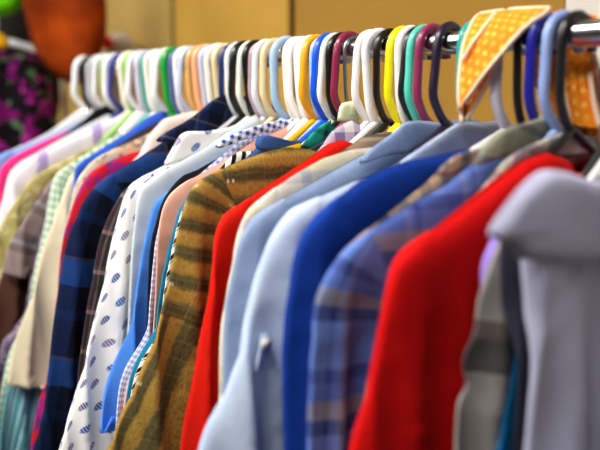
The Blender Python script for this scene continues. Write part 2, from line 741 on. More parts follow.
M_GREYBLACK = plaid('grey_black_plaid', [(0, '9a9694'), (.5, '5a5658'), (.7, 'a8a4a2')],
                    [(0, '2a2628'), (.10, 'a8a29e'), (.74, '5a484a'), (.86, '221e22')], .12, .13, .75)
M_MAUVE = plaid('mauve_plaid', [(0, '8d7a78'), (.5, '6c5c60'), (.7, '97a0a8'), (.8, '5c4c48')],
                [(0, '8f7d7a'), (.5, '5f5256'), (.7, '8e98a2'), (.82, '4c403e')], .09, .08)
M_GREENPLAID = plaid('green_plaid', [(0, '1f9a86'), (.45, '0f4a44'), (.7, '2fae98')],
                     [(0, '23a08c'), (.5, '0e3a38'), (.75, '1f8f7e')], .03, .028)
M_GREENGING = checker('green_gingham', 'dfe4d4', '88b08e', .014)
M_GINGHAM = checker('navy_gingham', 'e6e8f2', '27408e', .0105)
M_BLUESTRIPE = stripes('blue_stripe', [(0, 'dfe4f0'), (.5, '7f94cc'), (.62, 'e6e8f2'), (.85, '5c74b8')], .018, 'u')
M_BW = stripes('black_white', [(0, 'efeadf'), (.46, '15140f'), (.80, 'e6dfc0'), (.92, '15140f')], .022, 'v', .35)
M_TEALSTRIPE = stripes('teal_stripe', [(0, '4f8f9c'), (.4, '8fb8c0'), (.6, '3f7f90'), (.85, '9fc4ca')], .02, 'u')
M_BROWNSTRIPE = stripes('brown_stripe', [(0, '9c8470'), (.5, '6f5a4c'), (.72, 'b39c84')], .016, 'v')
M_WHITEPURPLE = checker('white_purple_squares', 'ece6ee', '8a78b4', .03)
M_MOTIF = motif('tufted_print')
M_DENIM = denim('8fa1c2', '617499')
M_CHAMBRAY = denim('bccae0', '8e9ec2')
M_CHAMBRAYCOL = denim('b4bfd4', '8392b4')
M_ROYAL = cloth('0e3896', .25)
M_RED = cloth('cc0606', .14)
M_RED2 = cloth('dc1808', .1)
M_PINKF = blotch('floral_pale', 'cfc4b0', [('8f8a86', 1, .55), ('e0b48c', 1.3, .6)], 40)
M_REDMAG = blotch('red_magenta', 'b8182c', [('8a1f6c', 1, .53), ('5a2470', .8, .60)], 22)
M_LAVW = stripes('lavender_white', [(0, 'e6e0ec'), (.62, 'b49cd4'), (.8, 'efeaf2')], .11, 'u')
M_YEL = blotch('olive_yellow', 'a69a5e', [('bfb284', 1, .54), ('86804a', 1.2, .60)], 40)
M_PURPLE = blotch('purple_print', '5c4a66', [('8f7f94', 1, .5), ('34284a', 1.4, .56)], 40)


def ribbed(c):
    s = NT('rib_' + c)
    uv, u, v = s.uv()
    f = s.math('SINE', s.math('MULTIPLY', s.math('MULTIPLY_ADD', v, .9, u), 2 * math.pi / .0042))
    k = s.mix(s.math('MULTIPLY_ADD', f, .12, .12), lin(c), tuple(x * .5 for x in lin(c)[:3]) + (1,))
    return s.finish(k, .92, .12, f, .25, .001)


M_GREYRIB = ribbed('bcbcd8')


def cape(root, t, Q, T):
    """the short set-on shoulder flap of the grey knit top"""
    poly = [uz(t - .03, *p) for p in [(700, 186), (640, 184), (600, 181), (575, 173), (553, 172), (530, 190), (510, 212), (499, 227), (496, 232), (497, 239),
                                     (508, 242), (518, 250), (528, 261), (560, 264), (610, 266), (700, 270)]]
    bm = pillow(poly, .020, .0055, lambda u, z: .002 * math.sin(u * 60))
    mesh_obj('shoulder_flap', bm, M_GREYRIB, root)
    bm = pillow([(-u, z) for u, z in poly], .020, .0055, None)
    mesh_obj('shoulder_flap', bm, M_GREYRIB, root)


def tab(root, t, Q, T):
    """roll-up tab and button on the pale blue sleeve"""
    poly = [uz(t - .025, *p) for p in [(266, 336), (276, 338), (278, 352), (269, 367), (259, 377), (254, 370), (262, 352)]]
    bm = pillow(poly, .0205, .0022, lambda u, z: drape_field(u, z, t))
    o = mesh_obj('sleeve_tab', bm, M_CHAMBRAY, root)
    u, z = uz(t - .028, 271, 346)
    yb = .0245 + drape_field(u, z, t)
    bm = bmesh.new()
    bmesh.ops.create_cone(bm, cap_ends=True, segments=20, radius1=.0062, radius2=.0055, depth=.003,
                          matrix=Matrix.Translation((u, yb, z)) @ Matrix.Rotation(math.pi / 2, 4, 'X'))
    b = mesh_obj('button', bm, plastic('d8d4cc'), o)
    tag(b, 'off-white button')


# ---- the garments, nearest first
G = garment
G('knit_shirt', 'top', 645, [(590, 182), (572, 176), (553, 176), (536, 196), (524, 216), (517, 240), (517, 300), (519, 360), (523, 450)], 5, M_GREYRIB,
  'pale grey-lavender ribbed knit shirt with a loose shoulder flap at the right edge', th=.020, sb=.018, extra=cape, dip=.02, w=(.15, .13))
G('shirt', 'shirt', 632, [(575, 185), (552, 192), (528, 210), (510, 228), (500, 241), (500, 295), (506, 340), (512, 390), (514, 450)], 4, cloth('3c3c4c'),
  'dark slate shirt showing only a strip of sleeve under the grey knit flap', th=.008, sb=.010)
G('t_shirt', 't-shirt', 626, [(585, 180), (560, 190), (530, 212), (515, 232), (508, 250), (511, 300), (512, 342), (506, 388), (497, 450)], 4, cloth('0a78b4'),
  'bright teal blue garment peeping out low beside the grey knit shirt', th=.008, sb=.009)
G('shirt', 'shirt', 618, [(585, 178), (560, 190), (530, 210), (505, 235), (490, 266), (481, 298), (478, 330), (469, 365), (475, 388), (464, 412), (459, 450)], 4, M_GREYBLACK,
  'grey and black checked shirt sleeve between the red top and the grey knit', th=.011, sb=.012)
G('t_shirt', 't-shirt', 607, [(597, 178), (570, 188), (535, 205), (505, 226), (490, 250), (484, 268), (484, 290), (490, 310), (495, 340)], 4, cloth('9a80d8'),
  'lavender purple garment showing as a small patch left of the grey flap', th=.010, sb=.011, end=-.30)
G('sweater', 'sweater', 562, [(560, 159), (538, 152), (516, 160), (492, 178), (466, 199), (436, 222), (408, 242), (391, 262), (383, 290), (373, 345), (361, 395), (347, 450)], 7, M_RED,
  'large plain red sweater, second big garment from the right edge', th=.024, sb=.020, fold=.5, dip=.014, w=(.15, .12))
G('shirt', 'shirt', 548, [(566, 134), (535, 143), (505, 160), (482, 188), (452, 216), (424, 240), (404, 262), (396, 285), (389, 315), (376, 370), (365, 450)], 5, M_CREAMPINK,
  'cream, pink and grey checked shirt whose collar shows above the red sweater',
  collar=[[(572, 131), (545, 139), (517, 150), (498, 166), (497, 176), (520, 168), (545, 158), (578, 152)]], th=.009, sb=.010)
G('shirt', 'shirt', 530, [(520, 132), (495, 146), (475, 160), (445, 185), (405, 207), (368, 232), (342, 254), (326, 278), (316, 303), (313, 340), (311, 390), (308, 450)], 6, M_BLUEPLAID,
  'periwinkle and navy plaid shirt with grey-olive bands, left of the red sweater',
  collar=[[(566, 113), (530, 121), (500, 130), (485, 143), (476, 158), (474, 166), (500, 158), (535, 147), (568, 134)]],
  cmat=plaid('olive_collar', [(0, '96977f'), (.6, '7c7d70'), (.8, '9fa08c')], [(0, '9a9b84'), (.62, '2c3260'), (.8, '8a8a78')], .06, .045), th=.013, sb=.014)
G('shirt', 'shirt', 515, [(490, 146), (465, 152), (445, 165), (422, 186), (395, 208), (362, 234), (338, 258), (326, 285), (322, 320), (320, 450)], 6, M_TANPLAID,
  'tan and dark checked shirt, its collar tip above the royal blue shoulder',
  collar=[[(490, 145), (466, 151), (449, 161), (439, 173), (445, 177), (468, 166), (490, 156)]], th=.007, sb=.008)
G('shirt', 'shirt', 497, [(480, 146), (445, 155), (412, 160), (387, 168), (362, 180), (332, 203), (309, 228), (298, 255), (291, 300), (287, 350), (288, 450)], 6, M_ROYAL,
  'deep royal blue shirt between the pale blue denim and the plaid shirt', th=.014, sb=.014)
G('denim_shirt', 'shirt', 460, [(455, 136), (420, 151), (392, 167), (352, 182), (312, 200), (289, 214), (272, 240), (258, 280), (240, 340), (222, 395), (203, 450)], 5, M_CHAMBRAY,
  'pale washed blue denim shirt with a roll-up sleeve tab', collar=[[(492, 124), (462, 122), (440, 133), (417, 149), (400, 163), (402, 169), (430, 160), (462, 158), (480, 156), (490, 140)]],
  cmat=M_CHAMBRAYCOL, th=.018, sb=.018, extra=tab, w=(.15, .13))
G('denim_shirt', 'shirt', 419, [(410, 133), (382, 145), (352, 160), (322, 177), (287, 197), (257, 215), (243, 235), (236, 265), (230, 310), (226, 380), (222, 450)], 5, M_DENIM,
  'mid blue denim shirt, its broad collar under the maroon and mint hangers', collar=[[(448, 124), (425, 121), (404, 122), (392, 132), (375, 145), (360, 159), (362, 164), (385, 156), (410, 152), (440, 140)]],
  th=.012, sb=.013)
G('shirt', 'shirt', 405, [(385, 146), (352, 149), (322, 158), (292, 175), (264, 195), (245, 213), (236, 235), (231, 270), (226, 310), (222, 350), (219, 450)], 5, M_CREAMPLAID,
  'cream shirt with faint grey and yellow checks, right of the bright red top', th=.010, sb=.011)
G('t_shirt', 't-shirt', 398, [(388, 131), (366, 136), (350, 146), (330, 160), (300, 178), (270, 195), (250, 213), (243, 240), (238, 300), (236, 450)], 6, M_BROWNSTRIPE,
  'brown striped top, only its neckline showing above the cream shirt', th=.007, sb=.008)
G('t_shirt', 't-shirt', 366, [(352, 143), (340, 140), (327, 144), (312, 155), (290, 170), (264, 187), (240, 203), (222, 217), (212, 245), (204, 310), (195, 380), (183, 450)], 7, M_RED2,
  'bright orange-red top hanging right of the olive checked shirt', th=.012, sb=.013)
G('shirt', 'shirt', 358, [(352, 120), (340, 125), (330, 133), (320, 148), (300, 170), (272, 190), (248, 208), (234, 226), (226, 250), (218, 300), (208, 400)], 6, M_WHITEPURPLE,
  'white shirt with purple squares glimpsed under the pale green tag', th=.006, sb=.007)
G('shirt', 'shirt', 343, [(308, 149), (287, 147), (268, 150), (240, 160), (213, 172), (194, 184), (184, 203), (178, 227), (173, 260), (165, 300), (150, 342), (130, 395), (108, 450)], 5, M_OLIVE,
  'mustard and olive woven check shirt with small pale stitched marks, in sharp focus', th=.014, sb=.016, smat=M_OLIVE_SLEEVE, w=(.15, .15))
G('shirt', 'shirt', 337, [(328, 124), (314, 130), (302, 147), (280, 162), (250, 176), (215, 192), (198, 206), (188, 230), (180, 280), (170, 330)], 5, M_GREENPLAID,
  'emerald green and black checked shirt collar poking up behind the white hanger arm', th=.006, sb=.007,
  collar=[[(331, 120), (318, 126), (305, 139), (299, 149), (313, 147), (330, 134)]])
G('shirt', 'shirt', 311, [(316, 138), (290, 141), (262, 137), (255, 150), (235, 168), (210, 184), (194, 200), (186, 225), (180, 270), (172, 310)], 5, cloth('3a5a9a'),
  'slate blue shirt with a pointed collar end over the yellow top', th=.006, sb=.007,
  collar=[[(318, 135), (295, 141), (262, 135), (257, 149), (280, 150), (318, 144)]])
G('t_shirt', 't-shirt', 323, [(300, 143), (282, 148), (264, 152), (250, 161), (230, 174), (210, 188), (196, 201), (187, 225), (180, 270), (172, 310)], 6, cloth('eeb60c'),
  'golden yellow top showing just above the olive shoulder', th=.006, sb=.007)
G('blouse', 'blouse', 299, [(262, 150), (245, 154), (229, 164), (214, 174), (196, 189), (184, 205), (177, 227), (172, 256), (164, 292), (154, 335), (136, 385)], 5, M_BW,
  'black and white zigzag print blouse squeezed between peach and olive garments', th=.007, sb=.008, dip=.02,
  collar=[[(262, 152), (240, 152), (226, 163), (218, 176), (235, 172), (262, 164)]], cmat=stripes('bw_bands', [(0, '15140f'), (.45, 'f0ece0')], .013, 'u'))
G('shirt', 'shirt', 295.5, [(270, 152), (250, 157), (230, 168), (210, 182), (190, 196), (180, 210), (174, 232), (168, 260), (160, 295), (150, 335), (131, 390)], 5, cloth('1c86b0'),
  'thin edge of a teal blue shirt beside the peach one', th=.005, sb=.006)
G('blouse', 'blouse', 290, [(302, 121), (276, 131), (252, 142), (230, 157), (206, 171), (182, 184), (167, 199), (160, 221), (157, 250), (155, 290), (150, 335), (130, 390)], 6, cloth('f6b6a2'),
  'peach pink blouse left of the olive checked shirt', th=.011, sb=.012)
G('shirt', 'shirt', 285, [(300, 119), (272, 124), (247, 134), (228, 150), (208, 167), (194, 179), (177, 194), (165, 208), (157, 240), (150, 290), (141, 340), (122, 390)], 6, checker('small_dot_check', 'e4e6f2', '7f92cc', .008),
  'white shirt with fine blue checks and a bold navy gingham collar band', th=.006, sb=.007,
  collar=[[(300, 119), (276, 121), (252, 127), (232, 135), (217, 145), (222, 148), (250, 137), (278, 129), (302, 125)]], cmat=M_GINGHAM)
G('t_shirt', 't-shirt', 275, [(235, 150), (213, 161), (197, 170), (184, 175), (172, 187), (162, 203), (156, 225), (151, 250), (149, 300)], 5, cloth('1a1a1e'),
  'black top, only a dark shoulder patch left of the peach blouse', th=.005, sb=.006)
G('t_shirt', 't-shirt', 264, [(240, 148), (214, 164), (192, 178), (171, 190), (155, 203), (148, 228), (141, 265), (134, 300), (126, 332), (116, 366), (106, 396), (97, 430)], 4, cloth('4a86e0'),
  'bright cornflower blue shirt whose sleeve end shows at the bottom, by the printed white one', th=.008, sb=.010, end=-.555, w=(.12, .085), seed=3)
G('shirt', 'shirt', 255, [(294, 107), (272, 109), (252, 117), (227, 132), (202, 149), (172, 166), (147, 182), (138, 196), (134, 225), (131, 260), (129, 300), (127, 340), (118, 390)], 6, cloth('c6cfd4', .06),
  'plain pale grey-white shirt just right of the printed white one', th=.010, sb=.011)
G('shirt', 'shirt', 245, [(240, 128), (206, 143), (182, 156), (161, 167), (141, 178), (128, 189), (120, 212), (114, 240), (104, 285), (90, 340), (75, 392), (57, 450)], 5, M_MOTIF,
  'white shirt printed with small blue and mauve tufts', th=.012, sb=.014, w=(.145, .15),
  collar=[[(262, 112), (232, 126), (206, 131), (184, 133), (172, 150), (165, 166), (184, 160), (212, 148), (245, 134)]])
G('shirt', 'shirt', 233, [(210, 145), (180, 158), (155, 170), (130, 186), (118, 199), (106, 225), (97, 260), (89, 300), (84, 340), (78, 380), (70, 450)], 4, M_DARKPLAID,
  'dark maroon and green plaid sleeve left of the printed white shirt', th=.008, sb=.009)
G('flannel_shirt', 'shirt', 222, [(236, 108), (206, 118), (168, 139), (137, 159), (107, 177), (91, 192), (77, 217), (66, 255), (59, 300), (48, 370), (40, 410), (32, 450)], 5, M_NAVYPLAID,
  'navy and royal blue flannel check shirt with its dark collar turned up', th=.014, sb=.016, w=(.15, .12),
  collar=[[(262, 113), (240, 100), (226, 95), (212, 100), (190, 118), (164, 134), (158, 142), (190, 140), (225, 132), (250, 124)]],
  cmat=plaid('dark_collar', [(0, '10182e'), (.6, '1c2c5c'), (.94, '5a5460')], [(0, '0c1224'), (.5, '18264e'), (.93, '6a6468')], .05, .04))
G('blouse', 'blouse', 196, [(212, 108), (184, 113), (163, 119), (149, 134), (140, 153), (124, 172), (110, 200), (100, 260), (90, 330)], 5, cloth('ecd4cc', .05),
  'pale blush blouse under the peach hanger', th=.014, sb=.008, hem=-.6)
G('blouse', 'blouse', 189, [(160, 142), (138, 151), (117, 158), (99, 167), (86, 178), (76, 197), (68, 222), (62, 250), (57, 300), (51, 360), (42, 395), (36, 420), (31, 450)], 4, M_REDMAG,
  'red and magenta patterned blouse left of the navy flannel shirt', th=.010, sb=.011)
G('blouse', 'blouse', 182, [(150, 133), (130, 142), (113, 149), (97, 158), (84, 170), (73, 190), (66, 235), (60, 300)], 4, M_PINKF,
  'cream and grey floral blouse in the tangle above the red and magenta one', th=.007, sb=.008)
G('t_shirt', 't-shirt', 176, [(158, 122), (134, 135), (112, 149), (92, 163), (79, 177), (72, 200), (66, 250), (60, 300)], 4, cloth('3a2c26'),
  'dark brown top beside the shorter royal blue one', th=.006, sb=.007)
G('t_shirt', 't-shirt', 165, [(160, 111), (148, 117), (130, 131), (106, 146), (87, 158), (76, 168), (73, 182), (68, 220), (60, 300)], 5, cloth('2c56c0', .1),
  'royal blue t-shirt shoulder above the cream sweater sleeve', th=.012, sb=.009)
G('sweater', 'sweater', 157, [(125, 140), (98, 154), (78, 168), (66, 183), (56, 210), (45, 245), (35, 280), (25, 312), (15, 350), (7, 385)], 3, cloth('d8ccae', .1, 30),
  'cream knit sweater with a gathered sleeve end', end=-.58, th=.011, sb=.019, w=(.12, .105), cuff=None)
G('shirt', 'shirt', 153, [(125, 138), (100, 152), (80, 167), (69, 184), (60, 210), (50, 245), (40, 285), (28, 325), (16, 360), (7, 392), (0, 428), (-4, 450)], 3, M_TEALSTRIPE,
  'teal and white striped shirt below the cream sleeve', th=.008, sb=.010)
G('shirt', 'shirt', 147, [(126, 129), (102, 143), (80, 157), (62, 169), (53, 180), (47, 206), (41, 245), (32, 285), (21, 325), (8, 365), (-6, 420)], 4, M_GREENGING,
  'green and white gingham shirt left of the cream sweater', th=.009, sb=.010)
G('shirt', 'shirt', 143.5, [(124, 132), (100, 147), (76, 162), (58, 178), (48, 196), (42, 230), (30, 285), (14, 330), (2, 350), (-6, 400)], 3, M_PURPLE,
  'muted purple print shirt low at the left edge', th=.006, sb=.007)
G('shirt', 'shirt', 137, [(118, 132), (95, 148), (70, 165), (51, 181), (39, 197), (23, 222), (8, 252), (2, 285)], 4, M_MAUVE,
  'mauve and grey plaid short-sleeved shirt near the left edge', th=.010, sb=.011, end=-.385, w=(.12, .12))
G('sweater', 'sweater', 131, [(116, 134), (92, 150), (66, 168), (46, 186), (32, 205), (14, 245), (0, 285), (-8, 330)], 4, cloth('4a2c24'),
  'dark chocolate brown sweater below the mauve plaid sleeve', th=.008, sb=.009)
G('blouse', 'blouse', 126, [(118, 130), (98, 143), (70, 157), (42, 171), (25, 187), (10, 210), (0, 233), (-7, 255), (-12, 300)], 4, M_YEL,
  'yellow-olive patterned blouse at the left', th=.010, sb=.011)
G('blouse', 'blouse', 121, [(126, 114), (102, 122), (72, 137), (42, 152), (19, 168), (9, 181), (3, 206), (-6, 240)], 4, M_LAVW,
  'white blouse with soft lavender bands', th=.010, sb=.011)
G('shirt', 'shirt', 112, [(108, 114), (86, 125), (62, 138), (38, 152), (18, 164), (8, 176), (2, 200), (-6, 240)], 4, cloth('d0d4d8', .06),
  'light grey-white shirt seen edge-on behind the lavender banded blouse', th=.006, sb=.007)
G('t_shirt', 't-shirt', 101, [(98, 122), (74, 128), (51, 138), (26, 150), (6, 163), (-2, 178), (-6, 220)], 4, cloth('ea2c78', .08),
  'hot pink top at the far left', th=.012, sb=.011)
G('t_shirt', 't-shirt', 106, [(114, 103), (96, 109), (84, 120), (62, 136), (38, 152), (18, 168), (8, 182), (0, 230)], 5, cloth('0c0c0e'),
  'black top whose neck shows below the far white hangers', th=.008, sb=.007)
G('shirt', 'shirt', 96, [(94, 116), (62, 131), (24, 146), (-4, 158), (-12, 190)], 3, cloth('7c9ad8', .08),
  'periwinkle blue shirt, leftmost on the rail', th=.012, sb=.010)
G('shirt', 'shirt', 90, [(96, 106), (84, 113), (62, 125), (34, 140), (6, 154), (-6, 176)], 4, cloth('c8ccce', .06),
  'silvery white shirt shoulder at the rail end behind the periwinkle one', th=.008, sb=.008)

# ---- the hangers, nearest first
H = [
    (645, '2a2a2c', .005, 'black plastic hanger in the grey ribbed knit top'),
    (632, 'e8e8e8', .005, 'white plastic hanger inside the dark slate shirt'),
    (626, '2a2a2c', .005, 'black plastic hanger inside the bright teal garment'),
    (618, 'e8e8e8', .005, 'white plastic hanger inside the grey and black checked shirt'),
    (607, '2a2a2c', .005, 'black plastic hanger inside the lavender garment'),
    (562, '1c1a1c', .0055, 'black plastic hanger holding the large red sweater, nearest visible hook'),
    (548, '8ea4d8', .0062, 'periwinkle blue plastic hanger beside the nearest black one'),
    (530, '1c1c8c', .0062, 'navy blue plastic hanger at the right end of the orange bandana'),
    (515, '171518', .005, 'black plastic hanger hanging under the orange bandana'),
    (497, 'e2dce4', .0068, 'white plastic hanger under the orange bandana'),
    (460, '1a9c92', .0055, 'teal plastic hanger at the left edge of the orange bandana'),
    (436, '241830', .0060, 'very dark purple plastic hanger left of the teal one'),
    (419, '8c2c54', .0060, 'maroon plastic hanger right of the mint one'),
    (411, '56cdb4', .0056, 'mint green plastic hanger'),
    (404.5, '1c181a', .0050, 'black plastic hanger just left of the mint one'),
    (397.5, 'f2eeea', .0060, 'white plastic hanger just right of the yellow one'),
    (390, 'f2e60a', .0060, 'lemon yellow plastic hanger'),
    (377, '161416', .0052, 'black plastic hanger just left of the lemon yellow one'),
    (366, 'f4f2f2', .0062, 'white plastic hanger, right of a white pair, its arm over the red top'),
    (358, 'f2f0f0', .0058, 'white plastic hanger, left of a white pair beside the wire one'),
    (343, '8f9296', .0028, 'thin grey wire hanger right of the maroon one with the tag'),
    (337, '8a2446', .0060, 'maroon plastic hanger carrying the pale green tag'),
    (329.5, '17120f', .0056, 'black plastic hanger just left of the tagged maroon one'),
    (323, 'f2efec', .0058, 'white plastic hanger just right of the bright blue one'),
    (316, '0a52d8', .0062, 'bright blue plastic hanger'),
    (311, 'a4c4ea', .0040, 'pale blue plastic hanger touching the bright blue one'),
    (305, 'fcaa0c', .0060, 'golden orange plastic hanger with its arm showing'),
    (299, 'f6f4f0', .0056, 'white plastic hanger just left of the golden orange one'),
    (295.5, 'f0ede8', .0040, 'slim white plastic hanger second left of the golden orange one'),
    (290, 'f4f2ee', .0054, 'white plastic hanger holding the peach blouse'),
    (285, 'ece8d8', .0054, 'cream plastic hanger just right of the light blue one'),
    (275, 'a4c2e0', .0066, 'light blue plastic hanger in the middle of the row'),
    (264, 'efd2a0', .0060, 'sandy beige plastic hanger left of the light blue one'),
    (255, 'e8ecf4', .0058, 'bluish white plastic hanger left of the sandy beige one'),
    (250, 'b49aa4', .0040, 'thin mauve plastic hanger in the middle of the row'),
    (245, '14130f', .0060, 'black plastic hanger holding the printed white shirt'),
    (240, 'e6ece0', .0056, 'greenish white plastic hanger between two black ones'),
    (233, '0f140c', .0062, 'black plastic hanger second right of the thin navy one'),
    (228, 'ecebf2', .0058, 'white plastic hanger just right of the thin navy one'),
    (222, '1c2c6c', .0046, 'thin navy plastic hanger over the flannel shirt'),
    (215, 'e8d8ac', .0056, 'cream tan plastic hanger just left of the thin navy one'),
    (208, 'f2f0e6', .0062, 'white plastic hanger just right of the pale lavender one'),
    (201, 'c8c8e0', .0054, 'pale lavender plastic hanger right of the peach one'),
    (196, 'f8b080', .0066, 'peach orange plastic hanger'),
    (189, 'd8a868', .0058, 'tan plastic hanger just left of the peach orange one'),
    (182, 'c4cce4', .0060, 'pale blue-lavender plastic hanger second left of the peach orange one'),
    (176, 'f2eef0', .0062, 'white plastic hanger just right of the slate blue one'),
    (171, '50629c', .0052, 'slate blue plastic hanger touching the bright green one'),
    (165, '1c9c3c', .0072, 'bright green plastic hanger'),
    (157, 'f0f0ea', .0064, 'white plastic hanger just left of the bright green one'),
    (152.5, 'e4ece0', .0056, 'off-white plastic hanger second left of the bright green one'),
    (147, 'f0ece4', .0062, 'cream white plastic hanger holding the green gingham shirt'),
    (142, '46a494', .0050, 'dull teal plastic hanger among the far white ones'),
    (137, 'd8d0e2', .0064, 'pale lilac plastic hanger among the far white ones'),
    (131, 'eeeaf0', .0066, 'white plastic hanger right of the light green one'),
    (126, '8cc450', .0060, 'light green plastic hanger near the far end'),
    (121, 'f2eedc', .0070, 'cream plastic hanger left of the light green one, near the far end'),
    (112, '2a388c', .0056, 'dark blue plastic hanger near the far end'),
    (106, 'f0eef4', .0066, 'white plastic hanger just left of the far dark blue one'),
    (101, 'a8c880', .0044, 'pale green slim plastic hanger near the far end'),
    (96, 'eaeaf0', .0066, 'white plastic hanger holding the periwinkle blue shirt'),
    (90, 'b8bac0', .0064, 'light grey plastic hanger, third from the far end of the rail'),
    (83, '181818', .0066, 'black plastic hanger, second from the far end of the rail'),
    (76, 'f0f0f2', .0068, 'white plastic hanger, the last at the far end of the rail'),
]
for px, c, r, lab in H:
    key = min(ARMS, key=lambda q: abs(q - px))
    arm = ARMS[key] if abs(key - px) < 2 else None
    hanger(px, c, r * (.9 if px > 300 else .95), lab, arm, wire=(px == 343))

# pale green size tag riding on the maroon hanger's neck
t = limb_t(350)
root = empty('hanger_tag', pt(t, .012, -.08), RZ)
tag(root, 'pale green plastic tag clipped to the neck of a maroon hanger', 'tag')
poly = [uz(t, *p) for p in [(335, 121), (338, 106), (344, 102), (356, 101), (359, 105), (357, 119), (353, 122)]]
bm = pillow([(u - .012, z + .08) for u, z in poly], .004, .0045)
mesh_obj('tag_body', bm, plastic('d4dcb8'), root)
cu = sum(p[0] for p in poly) / len(poly) - .012
cz = sum(p[1] for p in poly) / len(poly) + .08
bm = bmesh.new()
box(bm, (cu, .009, cz), (.010, .003, .012), .001)
tag(mesh_obj('raised_panel', bm, plastic('c4cca4'), root), 'slightly raised panel')

# ------------------------------------------------------------------ the rack
rack = empty('clothes_rack', pt(.6, 0, 0) - Vector((0, 0, R0.z)), RZ)
tag(rack, 'long chrome clothes rack whose round rail carries all the hangers', 'rack')
CHROME = metal('chrome', 'd8dade', .12)
YD = lambda t: -(t - .6)            # rack-local y of a place along the rail
bm = bmesh.new()
tube(bm, [Vector((0, YD(-.55), R0.z)), Vector((0, YD(1.40), R0.z))], .0128, 20, up=Vector((0, 0, 1)))
mesh_obj('rail', bm, CHROME, rack)
for te in (-.55, 1.33):
    bm = bmesh.new()
    tube(bm, [Vector((0, YD(te), .04)), Vector((0, YD(te), R0.z + .012))], .014, 16)
    mesh_obj('upright', bm, CHROME, rack)
    bm = bmesh.new()
    tube(bm, [Vector((-.26, YD(te), .02)), Vector((.26, YD(te), .02))], .02, 16)
    mesh_obj('foot', bm, CHROME, rack)
bm = bmesh.new()
tube(bm, [Vector((0, YD(-.55), .16)), Vector((0, YD(1.45), .16))], .011, 12, up=Vector((0, 0, 1)))
mesh_obj('crossbar', bm, CHROME, rack)

# ------------------------------------------------------------------ orange bandana over rail and hangers
M_ORANGE = dots('orange_dots', 'f6981e', 'f9c858', .0125, .27)
root = empty('bandana', pt(.12, 0, 0), RZ)
tag(root, 'orange dotted bandana with a pale hem draped over the rail and hangers', 'bandana')


def loc(t, u, z):
    return Vector((u, -(t - .12), z))


def px_loc(x, y, u):
    """point of the plane parallel to the rail at distance u seen at a photo point, in bandana space"""
    r = ray(x, y)
    e = Vector((0, 0, EYE))
    k = (R0 + N * u - e).dot(N) / r.dot(N)
    P = e + r * k - R0
    return loc(P.dot(D), u, P.z)


def sheet(name, rows, mat, thick=.0016, hem=None):
    """rows of points make a cloth sheet; a smooth grid is laid through them"""
    rows = [smooth_path(r, .004 if False else .01) if False else r for r in rows]
    m = 22
    dense = []
    for r in rows:
        sp = smooth_path(r, .002)
        dense.append([sp[int(round(i * (len(sp) - 1) / m))] for i in range(m + 1)])
    colsd = []
    for i in range(m + 1):
        sp = smooth_path([d[i] for d in dense], .002)
        colsd.append([sp[int(round(j * (len(sp) - 1) / m))] for j in range(m + 1)])
    bm = bmesh.new()
    uvl = bm.loops.layers.uv.new()
    V = [[bm.verts.new(p) for p in c] for c in colsd]
    for i in range(m):
        for j in range(m):
            try:
                f = bm.faces.new((V[i][j], V[i + 1][j], V[i + 1][j + 1], V[i][j + 1]))
            except ValueError:
                continue
            for l in f.loops:
                l[uvl].uv = (l.vert.co.y - l.vert.co.z * .3, l.vert.co.z - abs(l.vert.co.x) * .8 + l.vert.co.y * .3)
    o = mesh_obj(name, bm, mat, root)
    s = o.modifiers.new('thick', 'SOLIDIFY')
    s.thickness = thick
    s.offset = 0
    edges = {'top': [c[0] for c in colsd], 'bot': [c[-1] for c in colsd], 'l': colsd[0], 'r': colsd[-1]}
    hb = bmesh.new()
    for h in hem or []:
        tube(hb, edges[h][::2], .0024, 8)
    if hem:
        tag(mesh_obj('hem', hb, cloth('f4d8b8', .05), o), 'pale stitched hem')
    else:
        hb.free()
    return o


uf = .034
tipp = px_loc(463, 124, uf + .012)
ztop = .0215
# front flap: from the crest of the hooks down to a hanging point
A = [px_loc(468, 40, uf - .006), px_loc(482, 18, .012), px_loc(486, 14, -.004)]
front = [
    [px_loc(480, 14, -.012), px_loc(500, 11, -.012), px_loc(520, 9, -.012), px_loc(549, 8, -.012)],
    [px_loc(474, 20, .010), px_loc(494, 17, .012), px_loc(516, 15, .012), px_loc(546, 13, .006)],
    [px_loc(464, 44, uf), px_loc(480, 39, uf), px_loc(500, 33, uf), px_loc(526, 26, uf - .006)],
    [px_loc(460, 72, uf + .008), px_loc(472, 67, uf + .008), px_loc(486, 61, uf + .008), px_loc(500, 55, uf + .006)],
    [px_loc(459, 94, uf + .012), px_loc(466, 90, uf + .012), px_loc(474, 86, uf + .012), px_loc(482, 77, uf + .012)],
    [px_loc(460, 112, uf + .012), px_loc(461, 110, uf + .012), px_loc(462, 107, uf + .012), px_loc(464, 103, uf + .012)],
]
ff = sheet('front_flap', front, M_ORANGE, hem=['l', 'r', 'top'])
hb = bmesh.new()
tube(hb, smooth_path([px_loc(463, 60, uf + .011), px_loc(472, 44, uf + .006), px_loc(484, 28, uf - .006), px_loc(494, 15, .006), px_loc(497, 11, -.010)], .004), .0024, 8)
tag(mesh_obj('hem', hb, cloth('f4d8b8', .05), ff), 'pale stitched hem')
inner = [
    [px_loc(466, 60, uf - .004), px_loc(482, 58, uf - .006), px_loc(494, 56, uf - .008), px_loc(502, 52, uf - .008)],
    [px_loc(462, 84, uf), px_loc(472, 84, uf - .004), px_loc(482, 82, uf - .006), px_loc(490, 79, uf - .006)],
    [px_loc(461, 106, uf + .006), px_loc(466, 106, uf), px_loc(472, 104, uf - .002), px_loc(477, 102, uf - .004)],
    [px_loc(462, 123, uf + .010), px_loc(463, 123, uf + .006), px_loc(464, 122, uf + .004), px_loc(466, 120, uf + .004)],
]
sheet('inner_fold', inner, M_ORANGE, hem=['l', 'r'])
ub = -.034
